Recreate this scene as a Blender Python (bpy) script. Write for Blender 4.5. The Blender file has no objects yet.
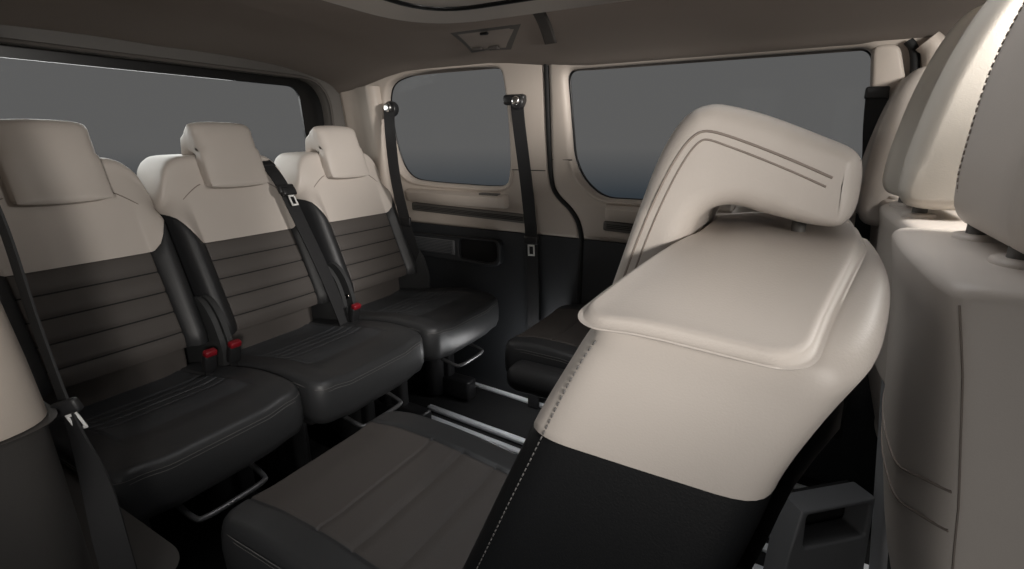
import bpy, bmesh, math, random
from mathutils import Vector, Matrix
from mathutils.bvhtree import BVHTree
random.seed(3)
S = bpy.context.scene
C = S.collection
PI = math.pi

# ------------------------------------------------------------------ materials
def mat(name, col, rough=.5, metal=0., bump=0., bscale=400., spec=.5, var=0., sheen=0., vscale=9.):
    m = bpy.data.materials.new(name); m.use_nodes = True
    nt = m.node_tree; b = nt.nodes['Principled BSDF']
    b.inputs['Base Color'].default_value = (*col, 1)
    b.inputs['Roughness'].default_value = rough
    b.inputs['Metallic'].default_value = metal
    b.inputs['Specular IOR Level'].default_value = spec
    if sheen: b.inputs['Sheen Weight'].default_value = sheen
    tc = nt.nodes.new('ShaderNodeTexCoord')
    if var:
        n = nt.nodes.new('ShaderNodeTexNoise'); n.inputs['Scale'].default_value = vscale; n.inputs['Detail'].default_value = 5
        r = nt.nodes.new('ShaderNodeMapRange'); r.inputs['To Min'].default_value = 1-var; r.inputs['To Max'].default_value = 1+var
        h = nt.nodes.new('ShaderNodeHueSaturation'); h.inputs['Color'].default_value = (*col, 1)
        nt.links.new(tc.outputs['Object'], n.inputs['Vector']); nt.links.new(n.outputs['Fac'], r.inputs['Value'])
        nt.links.new(r.outputs['Result'], h.inputs['Value']); nt.links.new(h.outputs['Color'], b.inputs['Base Color'])
    if bump:
        n = nt.nodes.new('ShaderNodeTexNoise'); n.inputs['Scale'].default_value = bscale; n.inputs['Detail'].default_value = 3
        p = nt.nodes.new('ShaderNodeBump'); p.inputs['Strength'].default_value = bump; p.inputs['Distance'].default_value = .002
        nt.links.new(tc.outputs['Object'], n.inputs['Vector']); nt.links.new(n.outputs['Fac'], p.inputs['Height'])
        nt.links.new(p.outputs['Normal'], b.inputs['Normal'])
    return m

M = dict(
    beige=mat('beige_leather', (.53, .48, .435), .48, bump=.12, bscale=500, var=.03),
    beige2=mat('pale_leather', (.58, .54, .48), .5, bump=.12, bscale=500, var=.03),
    dark=mat('charcoal_leather', (.024, .0245, .026), .45, bump=.15, bscale=450),
    blackl=mat('black_leather', (.007, .0072, .0078), .5, bump=.15, bscale=450, spec=.3),
    panel=mat('perforated_fabric', (.084, .074, .068), .6, bump=.3, bscale=900),
    seamd=mat('dark_seam', (.008, .008, .008), .8),
    seamb=mat('taupe_thread', (.26, .22, .19), .8),
    thread=mat('grey_thread', (.15, .145, .14), .7),
    threadw=mat('white_thread', (.6, .58, .55), .7),
    plastic=mat('black_plastic', (.018, .018, .019), .38, bump=.1, bscale=700),
    plastic2=mat('grey_plastic', (.13, .134, .14), .45, bump=.1, bscale=700),
    cavity=mat('cavity_shade', (.003, .003, .003), .9),  # near-black colour stands for the shade inside pocket and bin
    trim=mat('beige_trim', (.50, .44, .385), .55, bump=.08, bscale=600),
    trimd=mat('dark_trim', (.028, .030, .033), .5, bump=.12, bscale=500),
    trimp=mat('pale_roof_trim', (.68, .62, .56), .55, bump=.08, bscale=600),
    trimd2=mat('charcoal_trim', (.06, .056, .053), .6, bump=.1, bscale=600),
    trimg=mat('grey_trim', (.10, .093, .085), .55, bump=.1, bscale=500),
    roof=mat('headliner_cloth', (.30, .26, .23), .9, bump=.25, bscale=900, var=.05, vscale=3),
    roofd=mat('dark_headliner', (.07, .062, .056), .9, bump=.2, bscale=900),
    carpet=mat('black_carpet', (.006, .006, .0065), .95, bump=.5, bscale=700, var=.15, vscale=40),
    alu=mat('brushed_aluminium', (.82, .84, .87), .5, .0, bump=.05, bscale=200),
    chrome=mat('satin_chrome', (.75, .74, .72), .22, 1.),
    steel=mat('dark_steel', (.20, .20, .205), .35, .5),
    web=mat('black_webbing', (.011, .011, .012), .7, bump=.4, bscale=1200),
    plastic4=mat('light_grey_plastic', (.26, .265, .275), .45, bump=.1, bscale=700),
    plastic3=mat('soft_black_plastic', (.045, .046, .047), .4),
    red=mat('red_plastic', (.22, .008, .015), .4),
    black=mat('black_frit', (.003, .003, .003), .35),
    white=mat('white_plastic', (.75, .75, .73), .4),
)
def glass_mat():
    m = bpy.data.materials.new('tinted_glass'); m.use_nodes = True
    nt = m.node_tree; nt.nodes.clear()
    o = nt.nodes.new('ShaderNodeOutputMaterial'); mx = nt.nodes.new('ShaderNodeMixShader')
    t = nt.nodes.new('ShaderNodeBsdfTransparent'); g = nt.nodes.new('ShaderNodeBsdfGlossy')
    t.inputs['Color'].default_value = (.94, .94, .94, 1); g.inputs['Roughness'].default_value = .03
    mx.inputs['Fac'].default_value = .0015
    nt.links.new(t.outputs[0], mx.inputs[1]); nt.links.new(g.outputs[0], mx.inputs[2]); nt.links.new(mx.outputs[0], o.inputs[0])
    return m
M['glass'] = glass_mat()

# ------------------------------------------------------------------ helpers
def link(name, me, parent=None):
    o = bpy.data.objects.new(name, me); C.objects.link(o)
    if parent is not None: o.parent = parent
    return o
def thing(name, label, cat, loc=(0, 0, 0), rz=0, group=None):
    o = link(name, None); o.location = loc; o.rotation_euler = (0, 0, rz); o.empty_display_size = .05
    o['label'] = label; o['category'] = cat; o['kind'] = 'thing'
    if group: o['group'] = group
    return o
def struct(o): o['kind'] = 'structure'; return o
def finish(bm, name, mats, parent=None, smooth=True, angle=None, normals=True):
    if normals: bmesh.ops.recalc_face_normals(bm, faces=bm.faces[:])
    me = bpy.data.meshes.new(name); bm.to_mesh(me); bm.free()
    for m in (mats if isinstance(mats, (list, tuple)) else [mats]): me.materials.append(m)
    me.shade_smooth() if smooth else me.shade_flat()
    if smooth and angle: me.set_sharp_from_angle(angle=math.radians(angle))
    return link(name, me, parent)
def box(bm, c, s, bev=0., seg=3, rot=None):
    r = bmesh.ops.create_cube(bm, size=1.)
    vs = r['verts']
    for v in vs: v.co = Vector((v.co.x*s[0], v.co.y*s[1], v.co.z*s[2]))
    if bev > 0:
        es = list({e for v in vs for e in v.link_edges})
        q = bmesh.ops.bevel(bm, geom=es, offset=min(bev, min(s)*.49), segments=seg, profile=.5, affect='EDGES')
        vs = list({v for f in q['faces'] for v in f.verts} | {v for v in vs if v.is_valid})
    for v in vs:
        if rot is not None: v.co = rot @ v.co
        v.co += Vector(c)
def boxobj(name, c, s, m, parent=None, bev=.004, seg=3, rot=None):
    bm = bmesh.new(); box(bm, c, s, bev, seg, rot); return finish(bm, name, m, parent, True, 40)
def crom(P, n=6, closed=False):
    P = [Vector(p) for p in P]; out = []; N = len(P)
    rng = range(N) if closed else range(N-1)
    for i in rng:
        if closed: a, b, c, d = P[(i-1) % N], P[i], P[(i+1) % N], P[(i+2) % N]
        else: a, b, c, d = P[max(i-1, 0)], P[i], P[i+1], P[min(i+2, N-1)]
        for k in range(n):
            t = k/n
            out.append(.5*((2*b)+(c-a)*t+(2*a-5*b+4*c-d)*t*t+(3*b-a-3*c+d)*t**3))
    if not closed: out.append(P[-1])
    return out
def tube(bm, path, r, closed=False, seg=8):
    path = [Vector(p) for p in path]; N = len(path); rings = []
    ref = None
    for i, p in enumerate(path):
        a = path[(i-1) % N] if (closed or i > 0) else p
        b = path[(i+1) % N] if (closed or i < N-1) else p
        t = (b-a).normalized()
        if ref is None:
            ref = Vector((0, 0, 1)) if abs(t.z) < .9 else Vector((1, 0, 0))
        u = (ref - t*ref.dot(t)).normalized(); w = t.cross(u); ref = u
        rings.append([bm.verts.new(p+(u*math.cos(2*PI*k/seg)+w*math.sin(2*PI*k/seg))*r) for k in range(seg)])
    for i in range(N if closed else N-1):
        A, B = rings[i], rings[(i+1) % N]
        for k in range(seg): bm.faces.new((A[k], A[(k+1) % seg], B[(k+1) % seg], B[k]))
    if not closed:
        bm.faces.new(rings[0][::-1]); bm.faces.new(rings[-1])
def tubeobj(name, path, r, m, parent=None, closed=False, seg=8):
    bm = bmesh.new(); tube(bm, path, r, closed, seg); return finish(bm, name, m, parent, True, 60)
def tubes(name, paths, r, m, parent=None, closed=False, seg=6):
    bm = bmesh.new()
    for p in paths: tube(bm, p, r, closed, seg)
    return finish(bm, name, m, parent, True, 60)
def dashes(name, path, r, m, parent=None, dash=.0045, gap=.003):
    """a row of stitches along a path"""
    bm = bmesh.new(); path = [Vector(p) for p in path]
    L = [0]
    for a, b in zip(path, path[1:]): L.append(L[-1]+(b-a).length)
    def at(s):
        for i in range(len(path)-1):
            if s <= L[i+1] or i == len(path)-2:
                d = L[i+1]-L[i]; return path[i].lerp(path[i+1], (s-L[i])/d if d else 0)
    s = 0
    while s+dash < L[-1]:
        tube(bm, [at(s), at(s+dash)], r, False, 5); s += dash+gap
    return finish(bm, name, m, parent)
def cyl(bm, c, r, h, axis='z', seg=28, bev=0., r2=None):
    R = {'z': Matrix(), 'x': Matrix.Rotation(PI/2, 4, 'Y'), 'y': Matrix.Rotation(-PI/2, 4, 'X')}[axis]
    q = bmesh.ops.create_cone(bm, cap_ends=True, segments=seg, radius1=r, radius2=r if r2 is None else r2, depth=h)
    vs = q['verts']
    if bev:
        es = [e for e in {e for v in vs for e in v.link_edges} if len(e.link_faces) == 2 and e.calc_face_angle(0) > .8]
        bb = bmesh.ops.bevel(bm, geom=es, offset=bev, segments=2, profile=.5, affect='EDGES')
        vs = list({v for f in bb['faces'] for v in f.verts} | {v for v in vs if v.is_valid})
    for v in vs: v.co = (R @ v.co) + Vector(c)
def ribbon(name, path, wdir, w, t, m, parent=None):
    """flat webbing: wdir is one direction, or one per path point"""
    path = [Vector(p) for p in path]; N = len(path); bm = bmesh.new(); rings = []
    for i, p in enumerate(path):
        tg = (path[min(i+1, N-1)]-path[max(i-1, 0)]).normalized()
        d = Vector(wdir[i] if isinstance(wdir[0], (tuple, list, Vector)) else wdir)
        d = (d-tg*d.dot(tg)).normalized(); n = tg.cross(d)
        rings.append([bm.verts.new(p+d*a*w/2+n*b*t/2) for a, b in ((-1, -1), (-.8, -1.3), (.8, -1.3), (1, -1), (1, 1), (.8, 1.3), (-.8, 1.3), (-1, 1))])
    for A, B in zip(rings, rings[1:]):
        for k in range(8): bm.faces.new((A[k], A[(k+1) % 8], B[(k+1) % 8], B[k]))
    bm.faces.new(rings[0]); bm.faces.new(rings[-1])
    return finish(bm, name, m, parent, True, 40)
def round_poly(P, r, n=7):
    """round the corners of a 2D polygon"""
    out = []; N = len(P); P = [Vector((p[0], p[1])) for p in P]
    for i in range(N):
        a, b, c = P[i-1], P[i], P[(i+1) % N]
        rr = r[i] if isinstance(r, (list, tuple)) else r
        k = min(rr, (a-b).length*.48, (c-b).length*.48)
        p, q = b+(a-b).normalized()*k, b+(c-b).normalized()*k
        for j in range(n+1):
            t = j/n; out.append(p*(1-t)**2+b*2*t*(1-t)+q*t*t)
    return out
def panel(name, outline, holes, thick, fmap, m, parent=None, bev=.0):
    """a plate with rounded holes: 2D outlines (u, v), fmap(u, v, w) -> xyz, w = 0 (seen face) .. thick"""
    cu = bpy.data.curves.new(name, 'CURVE'); cu.dimensions = '2D'; cu.fill_mode = 'BOTH'
    cu.extrude = thick/2-bev
    if bev: cu.bevel_depth = bev; cu.bevel_resolution = 2; cu.offset = -bev
    for P in [outline]+holes:
        sp = cu.splines.new('POLY'); sp.points.add(len(P)-1); sp.use_cyclic_u = True
        for q, p in zip(sp.points, P): q.co = (p[0], p[1], 0, 1)
    tmp = bpy.data.objects.new(name, cu); C.objects.link(tmp)
    dg = bpy.context.evaluated_depsgraph_get(); dg.update()
    me = bpy.data.meshes.new_from_object(tmp.evaluated_get(dg))
    bpy.data.objects.remove(tmp); bpy.data.curves.remove(cu)
    bm = bmesh.new(); bm.from_mesh(me); bpy.data.meshes.remove(me)
    bmesh.ops.remove_doubles(bm, verts=bm.verts[:], dist=1e-5)
    for v in bm.verts: v.co = Vector(fmap(v.co.x, v.co.y, v.co.z+thick/2))
    return finish(bm, name, m, parent, True, 35)
def interp(tab, x):
    if x <= tab[0][0]: return tab[0][1]
    for (a, b), (c, d) in zip(tab, tab[1:]):
        if x <= c: return b+(d-b)*(x-a)/(c-a)
    return tab[-1][1]
def sinterp(tab, x):
    """smooth (Catmull-Rom style) interpolation of a table"""
    if x <= tab[0][0]: return tab[0][1]
    if x >= tab[-1][0]: return tab[-1][1]
    for i in range(len(tab)-1):
        if x <= tab[i+1][0]:
            x0, y0 = tab[i]; x1, y1 = tab[i+1]; h = x1-x0; t = (x-x0)/h
            m0 = (y1-tab[i-1][1])/(x1-tab[i-1][0]) if i > 0 else (y1-y0)/h
            m1 = (tab[i+2][1]-y0)/(tab[i+2][0]-x0) if i+2 < len(tab) else (y1-y0)/h
            return (2*t**3-3*t*t+1)*y0+(t**3-2*t*t+t)*h*m0+(-2*t**3+3*t*t)*y1+(t**3-t*t)*h*m1
def sstep(a, b, x):
    t = max(0, min(1, (x-a)/(b-a))); return t*t*(3-2*t)

# ------------------------------------------------------------------ seat shapes (local frame: the sitter looks along +x)
VS0 = [0, .1, .2, .3, .4, .5, .6, .7, .78, .84, .89, .93, .96, .98, .992, .998, 1]
def backrest(name, parent, w, z0, zb, top, xf, xb, pw, stripes, bol, mats, n=4.6, rearbol=0., drop=.035, flare=.0, rearbulge=0.):
    """lofted backrest. zb(|y|): height of the two-tone border, top(|y|): height of the upper edge,
    xf/xb(z): front and rear surface; pw: half width of the insert panel; bol: how far the bolsters stand out"""
    vp = pw/w
    vs = sorted(set([v for v in VS0 if abs(v-vp) > .03] + [vp-.025, vp-.008, vp, vp+.008, vp+.04]))
    vs = [-v for v in vs[::-1] if v > 0] + vs
    ring_v = [(v, 1) for v in vs] + [(v, -1) for v in vs[-2:0:-1]]
    lev = []
    zc = zb(0)
    zs = [z0, z0+.012, z0+.03]
    for s in stripes: zs += [s-.006, s-.0017, s+.0017, s+.006]
    zs += [q for q in [z0+(zc-z0)*k/9 for k in range(1, 9)] if all(abs(q-s) > .0095 for s in stripes)]+[zc-.006, zc-.0015]
    zs = sorted(zs)
    cl = [zs[0]]
    for z in zs[1:]:
        if z-cl[-1] > .0028 or z == zs[-1]: cl.append(z)
    for z in cl: lev.append((0, (z-z0)/(zc-z0), z))
    for k in range(0, 15): lev.append((1, k/14, 0))
    bm = bmesh.new(); rings = []
    def pos(v, s, seg, t, zraw, shrink=1., dz=0.):
        y = v*w; ay = abs(y)
        b = zb(ay); tp = top(ay)-drop
        z = z0+t*(b-z0) if seg == 0 else b+t*(tp-b)
        F, B = xf(z), xb(z)
        edge = 0.
        if seg == 0 and t < .08: edge = (.08-t)/.08*.012
        mid = (F+B)/2
        k = (1-abs(v)**n)**(1/n) if abs(v) < 1 else 0
        h = (F-B)/2-edge
        x = mid+s*h*k
        fade = 1 if seg == 0 else 1-sstep(0, .75, t)
        if s > 0:
            x += bol*sstep(pw-.004, pw+.035, ay)*fade*(1-sstep(.93, 1, abs(v)))
            if seg == 0:
                for q in stripes:
                    if abs(z-q) < .003 and ay <= pw+.001: x -= .004
                if abs(ay-pw) < .001: x -= .006
            if seg == 0 and t > .985: x -= .003
        if s < 0 and rearbulge: x -= rearbulge*(1-v*v)*(1-(.6*sstep(.6, 1, t) if seg else 0))
        if s < 0 and rearbol:
            x -= rearbol*sstep(w*.62, w*.80, ay)*(1-sstep(.95, 1, abs(v)))
        return Vector((x, y, z+dz))
    for seg, t, z in lev:
        rings.append((seg, [bm.verts.new(pos(v, s, seg, t, z)) for v, s in ring_v]))
    # rounded crown following top(|y|)
    cen = None
    for sh, dd in ((.985, .72), (.955, .45), (.90, .2), (.8, .06), (.6, .0), (.35, 0), (.12, 0)):
        ring = []
        for v, s in ring_v:
            p = pos(v, s, 1, 1, 0)
            m = pos(v*sh, 1, 1, 1, 0)
            F, B = xf(p.z), xb(p.z); mid = (F+B)/2
            y = p.y*(.5+.5*sh) if sh > .5 else p.y*(.75)*(sh/.5)**.0
            y = p.y*(1-(1-sh)*.22)
            x = mid+(p.x-mid)*sh
            ring.append(bm.verts.new(Vector((x, y, top(abs(y))-drop*dd))))
        rings.append((1, ring))
    N = len(ring_v); nf = len(vs)
    for ri, ((sa, A), (sb, B)) in enumerate(zip(rings, rings[1:])):
        zmid = (lev[ri][2]+lev[ri+1][2])/2 if ri+1 < len(lev) and sb == 0 else -1
        groove = any(abs(zmid-q) < .0012 for q in stripes)
        for k in range(N):
            k2 = (k+1) % N
            f = bm.faces.new((A[k], A[k2], B[k2], B[k]))
            vm = (ring_v[k][0]+ring_v[k2][0])/2; front = k < nf-1
            f.material_index = 2 if sa == 1 else ((3 if groove else 1) if (front and abs(vm)*w < pw) else 0)
    # close the crown line and the bottom
    R = rings[-1][1]
    for k in range(nf-1):
        a, b = R[k], R[k+1]
        c, d = (R[nf-1+(nf-1-(k+1))] if k+1 < nf-1 else R[nf-1]), (R[(nf-1+(nf-1-k)) % N] if k > 0 else R[0])
        q = []
        for x_ in (a, b, c, d):
            if x_ not in q: q.append(x_)
        if len(q) >= 3:
            f = bm.faces.new(q); f.material_index = 2
    bm.faces.new(rings[0][1]).material_index = 0
    return finish(bm, name, mats, parent, True, 75), pos

def pad(name, parent, x0, x1, hw, r, rr, thick, hf, mats, pw=None, px=None, grooves=(), yc=0., inset=.0, gdepth=.004, under=.6, angle=70):
    """upholstered pad: rounded-rectangle plan (x0..x1, +-hw), upper surface hf(x, y), edge roll rr, skirt of height thick"""
    cx, hx = (x0+x1)/2, (x1-x0)/2
    def axis(h, extra):
        a = [-h, h]
        for e in (.0015, .004, .008, .013, .02, .03): a += [-h+e*rr/.03, h-e*rr/.03]
        k = max(4, int(2*h/.022))
        a += [-h+rr+(2*h-2*rr)*i/k for i in range(k+1)]
        a += [-h+r*i/9 for i in range(1, 10)]+[h-r*i/9 for i in range(1, 10)]
        for e in extra: a += [e-.005, e-.0015, e+.0015, e+.005]
        a = sorted(a); o = [a[0]]
        for q in a[1:-1]:
            if q-o[-1] > .0012: o.append(q)
        if h-o[-1] < .0012: o.pop()
        o.append(h); return o
    us = axis(hx, [g-cx for g in grooves]); vsy = axis(hw, [-pw, pw] if pw else [])
    bm = bmesh.new(); G = []
    for u in us:
        row = []
        for v in vsy:
            qx, qy = u, v
            ax, ay = abs(u)-(hx-r), abs(v)-(hw-r)
            if ax > 0 and ay > 0:
                L = math.hypot(ax, ay); mx = max(ax, ay)
                sx, sy = ax*mx/L, ay*mx/L
                qx = math.copysign(hx-r+sx, u); qy = math.copysign(hw-r+sy, v); d = r-mx
            else: d = min(hx-abs(u), hw-abs(v))
            z = hf(cx+qx, qy)
            if d < rr: z -= rr-math.sqrt(max(0, rr*rr-(rr-d)**2))
            inn = (pw is None or abs(v) <= pw+.002)
            if pw and (px is None or px[0] <= cx+u <= px[1]):
                if abs(abs(v)-pw) < .0018: z -= gdepth
            for g in grooves:
                if abs(cx+u-g) < .0018 and inn: z -= gdepth
            row.append(bm.verts.new((cx+qx, yc+qy, z)))
        G.append(row)
    for i in range(len(us)-1):
        for j in range(len(vsy)-1):
            f = bm.faces.new((G[i][j], G[i+1][j], G[i+1][j+1], G[i][j+1]))
            um, vm = cx+(us[i]+us[i+1])/2, (vsy[j]+vsy[j+1])/2
            f.material_index = 1 if (pw and abs(vm) < pw and (px is None or px[0] < um < px[1])) else 0
    loop = [G[i][0] for i in range(len(us))]+[G[-1][j] for j in range(1, len(vsy))]+[G[i][-1] for i in range(len(us)-2, -1, -1)]+[G[0][j] for j in range(len(vsy)-2, 0, -1)]
    prev = loop; base = [v.co.copy() for v in loop]
    for t, ins in ((.08, -.002), (.35, -.004), (.7, -.003), (.9, .004), (1., .018)):
        ring = []
        for p in base:
            d = Vector((p.x-cx, p.y-yc)); k = 1-ins*under/max(hx, hw)/.5 if True else 1
            ring.append(bm.verts.new((cx+d.x*(1-ins/hx), yc+d.y*(1-ins/hw), p.z-thick*t)))
        for k in range(len(ring)):
            bm.faces.new((prev[k], ring[k], ring[(k+1) % len(ring)], prev[(k+1) % len(ring)]))
        prev = ring
    bm.faces.new(prev)
    return finish(bm, name, mats, parent, True, angle)

def rounded_extrude(name, P, w, r, m, parent, yc=0., taper=0., bulge=0., hollow=0.):
    """side profile P (x, z) swept along y with rounded shoulders of radius r"""
    P = [Vector((p[0], p[1])) for p in P]; N = len(P)
    area = sum(P[i].x*P[(i+1) % N].y-P[(i+1) % N].x*P[i].y for i in range(N))
    if area < 0: P.reverse()
    nor = []
    for i in range(N):
        t = (P[(i+1) % N]-P[i-1]).normalized(); nor.append(Vector((t.y, -t.x)))
    lim = []
    for i in range(N):
        a, b, c = P[i-2], P[i], P[(i+2) % N]
        ar = (b-a).x*(c-b).y-(b-a).y*(c-b).x
        la, lb, lc = (b-a).length, (c-b).length, (c-a).length
        lim.append(la*lb*lc/(2*ar)*.55 if ar > 1e-9 else 9)
    lim = [min(lim[(i+k) % N]+abs(k)*.0009 for k in range(-9, 10)) for i in range(N)]
    st = [(-w/2+r*(1-math.cos(math.radians(a))), r*(1-math.sin(math.radians(a)))) for a in (0, 18, 36, 54, 72, 90)]
    mid = [(-w/2+r+(w-2*r)*k/6, 0) for k in range(1, 6)]
    full = st+mid+[(-y, i) for y, i in st[::-1]]
    bm = bmesh.new(); rings = []
    for y, ins in full:
        b = bulge*(1-(2*y/w)**2)
        hl = hollow*(1-sstep(w*.30, w*.42, abs(y)))
        rings.append([bm.verts.new((p.x-n.x*(min(ins, q*ins/r)-b)+hl*max(0, -n.x), yc+y, p.y-n.y*(min(ins, q*ins/r)-b))) for p, n, q in zip(P, nor, lim)])
    for A, B in zip(rings, rings[1:]):
        for k in range(N): bm.faces.new((A[k], A[(k+1) % N], B[(k+1) % N], B[k]))
    f1 = bm.faces.new(rings[0]); f2 = bm.faces.new(rings[-1])
    bmesh.ops.triangulate(bm, faces=[f1, f2], ngon_method='EAR_CLIP')
    return finish(bm, name, m, parent, True, 60)

# saddle headrest profile: pad hangs in front of the backrest, the arm reaches back over its top
HR = [(.168, .894), (.157, .940), (.142, .995), (.127, 1.043), (.113, 1.072), (.099, 1.087), (.083, 1.092), (.066, 1.090), (.038, 1.082), (.012, 1.072),
      (-.012, 1.062), (-.029, 1.054), (-.0375, 1.043), (-.040, 1.020), (-.038, 1.002), (-.029, .991), (-.012, .990), (.007, .993), (.031, .998),
      (.052, 1.003), (.069, 1.001), (.081, .992), (.090, .973), (.101, .934), (.112, .902), (.121, .886), (.140, .880), (.159, .885)]
HRR = [(a if a > .085 else .085-(.085-a)*.50, max(b, .905) if b > .93 or a > .15 or a < .13 else .897) for a, b in HR]
HRR = [(a, b-(.006 if b > 1.0 else 0)) for a, b in HRR]
def headrest(parent, z=0., yc=0., w=.19, m='beige', stitched=True, x=0., prof=HR, r=.022, bulge=0.):
    P = [(p.x+x, p.y+z) for p in [Vector((q.x, q.y)) for q in crom([(a, b, 0) for a, b in prof], 4, True)]]
    h = rounded_extrude('headrest', P, w, r, M[m], parent, yc, bulge=bulge)
    if stitched:
        tree = BVHTree.FromPolygons([v.co for v in h.data.vertices], [p.vertices[:] for p in h.data.polygons])
        for d0, rad in ((0., .0011), (.008, .0009)):
            for s in (-1, 1):
                path = []
                src = crom([(a, b, 0) for a, b in prof[0:12]], 5)
                for i, q in enumerate(src):
                    t = (src[min(i+1, len(src)-1)]-src[max(i-1, 0)]).normalized(); nrm = Vector((-t.y, t.x, 0))
                    d = d0+.011+.014*sstep(0, .8, i/(len(src)-1))
                    p = q+nrm*d; yy = w/2 if d >= r else w/2-r+math.sqrt(r*r-(r-d)**2)
                    path.append((p.x+x, yc+s*(yy+.0002), p.y+z))
                for _ in range(50):
                    path = [path[0]]+[tuple((a+2*b+c)/4 for a, b, c in zip(path[i-1], path[i], path[i+1])) for i in range(1, len(path)-1)]+[path[-1]]
                path = [p for p in path if p[0] > -.030+x or prof is not HR]
                hits = [tree.ray_cast(Vector((p[0], yc+s*.3, p[2])), Vector((0, -s, 0)))[0] for p in path]
                path = [tuple(q+Vector((0, s*.0002, 0))) for q in hits if q is not None]
                tubeobj('seam', path, rad, M['seamb'], h, seg=6)
    for s in (-1, 1):
        bm = bmesh.new(); cyl(bm, (x+.0, yc+s*.05, .975+z), .006, .05); finish(bm, 'post', M['trimg'], h)
        bm = bmesh.new(); box(bm, (x-.002, yc+s*.05, .972+z), (.034, .026, .014), .005); finish(bm, 'post_guide', M['trimg'], h, True, 40)
    return h

xf0 = lambda z: sinterp([(.40, .37), (.50, .315), (.56, .290), (.62, .265), (.70, .232), (.787, .195), (.86, .166), (.93, .140), (1.0, .115)], z)
xb0 = lambda z: sinterp([(.40, .07), (.62, .025), (.75, -.002), (.80, -.012), (.9, -.045), (.97, -.062), (1.0, -.065)], z)

xfc = lambda z: sinterp([(.40, .38), (.50, .325), (.56, .300), (.62, .275), (.70, .242), (.787, .205), (.86, .174), (.90, .152), (.93, .122), (.96, .085), (1.0, .06)], z)
xbc = lambda z: sinterp([(.40, .07), (.62, .020), (.75, -.010), (.80, -.020), (.86, -.042), (.92, -.068), (.96, -.076), (1.0, -.078)], z)
def seat_base(t, x0, x1, hw, handle=True, z=.33, bar=True):
    for s in (-1, 1):
        bm = bmesh.new()
        box(bm, ((x0+x1)/2-.03, s*(hw-.075), .055), (x1-x0-.10, .06, .09), .012)
        box(bm, ((x0+x1)/2-.06, s*(hw-.075), .21), ((x1-x0)*.55, .045, .26), .012)
        finish(bm, 'leg', M['trimg'] if False else M['plastic'], t, True, 40)
        bm = bmesh.new(); cyl(bm, (x1-.26, s*(hw-.095), .13), .05, .24, 'z', 28, .01); finish(bm, 'foot_cover', M['plastic'], t, True, 40)
    boxobj('underframe', ((x0+x1)/2-.04, 0, .315), (x1-x0-.10, 2*hw-.1, .05), M['plastic'], t, .01)
    if handle:
        p = [(x1-.15, -.085, .325), (x1-.07, -.085, .30), (x1+.004, -.082, .282), (x1+.022, -.066, .279), (x1+.024, 0, .278),
             (x1+.022, .066, .279), (x1+.004, .082, .282), (x1-.07, .085, .30), (x1-.15, .085, .325)]
        tubeobj('release_handle', crom(p, 5), .0065, M['steel'], t)

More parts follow.
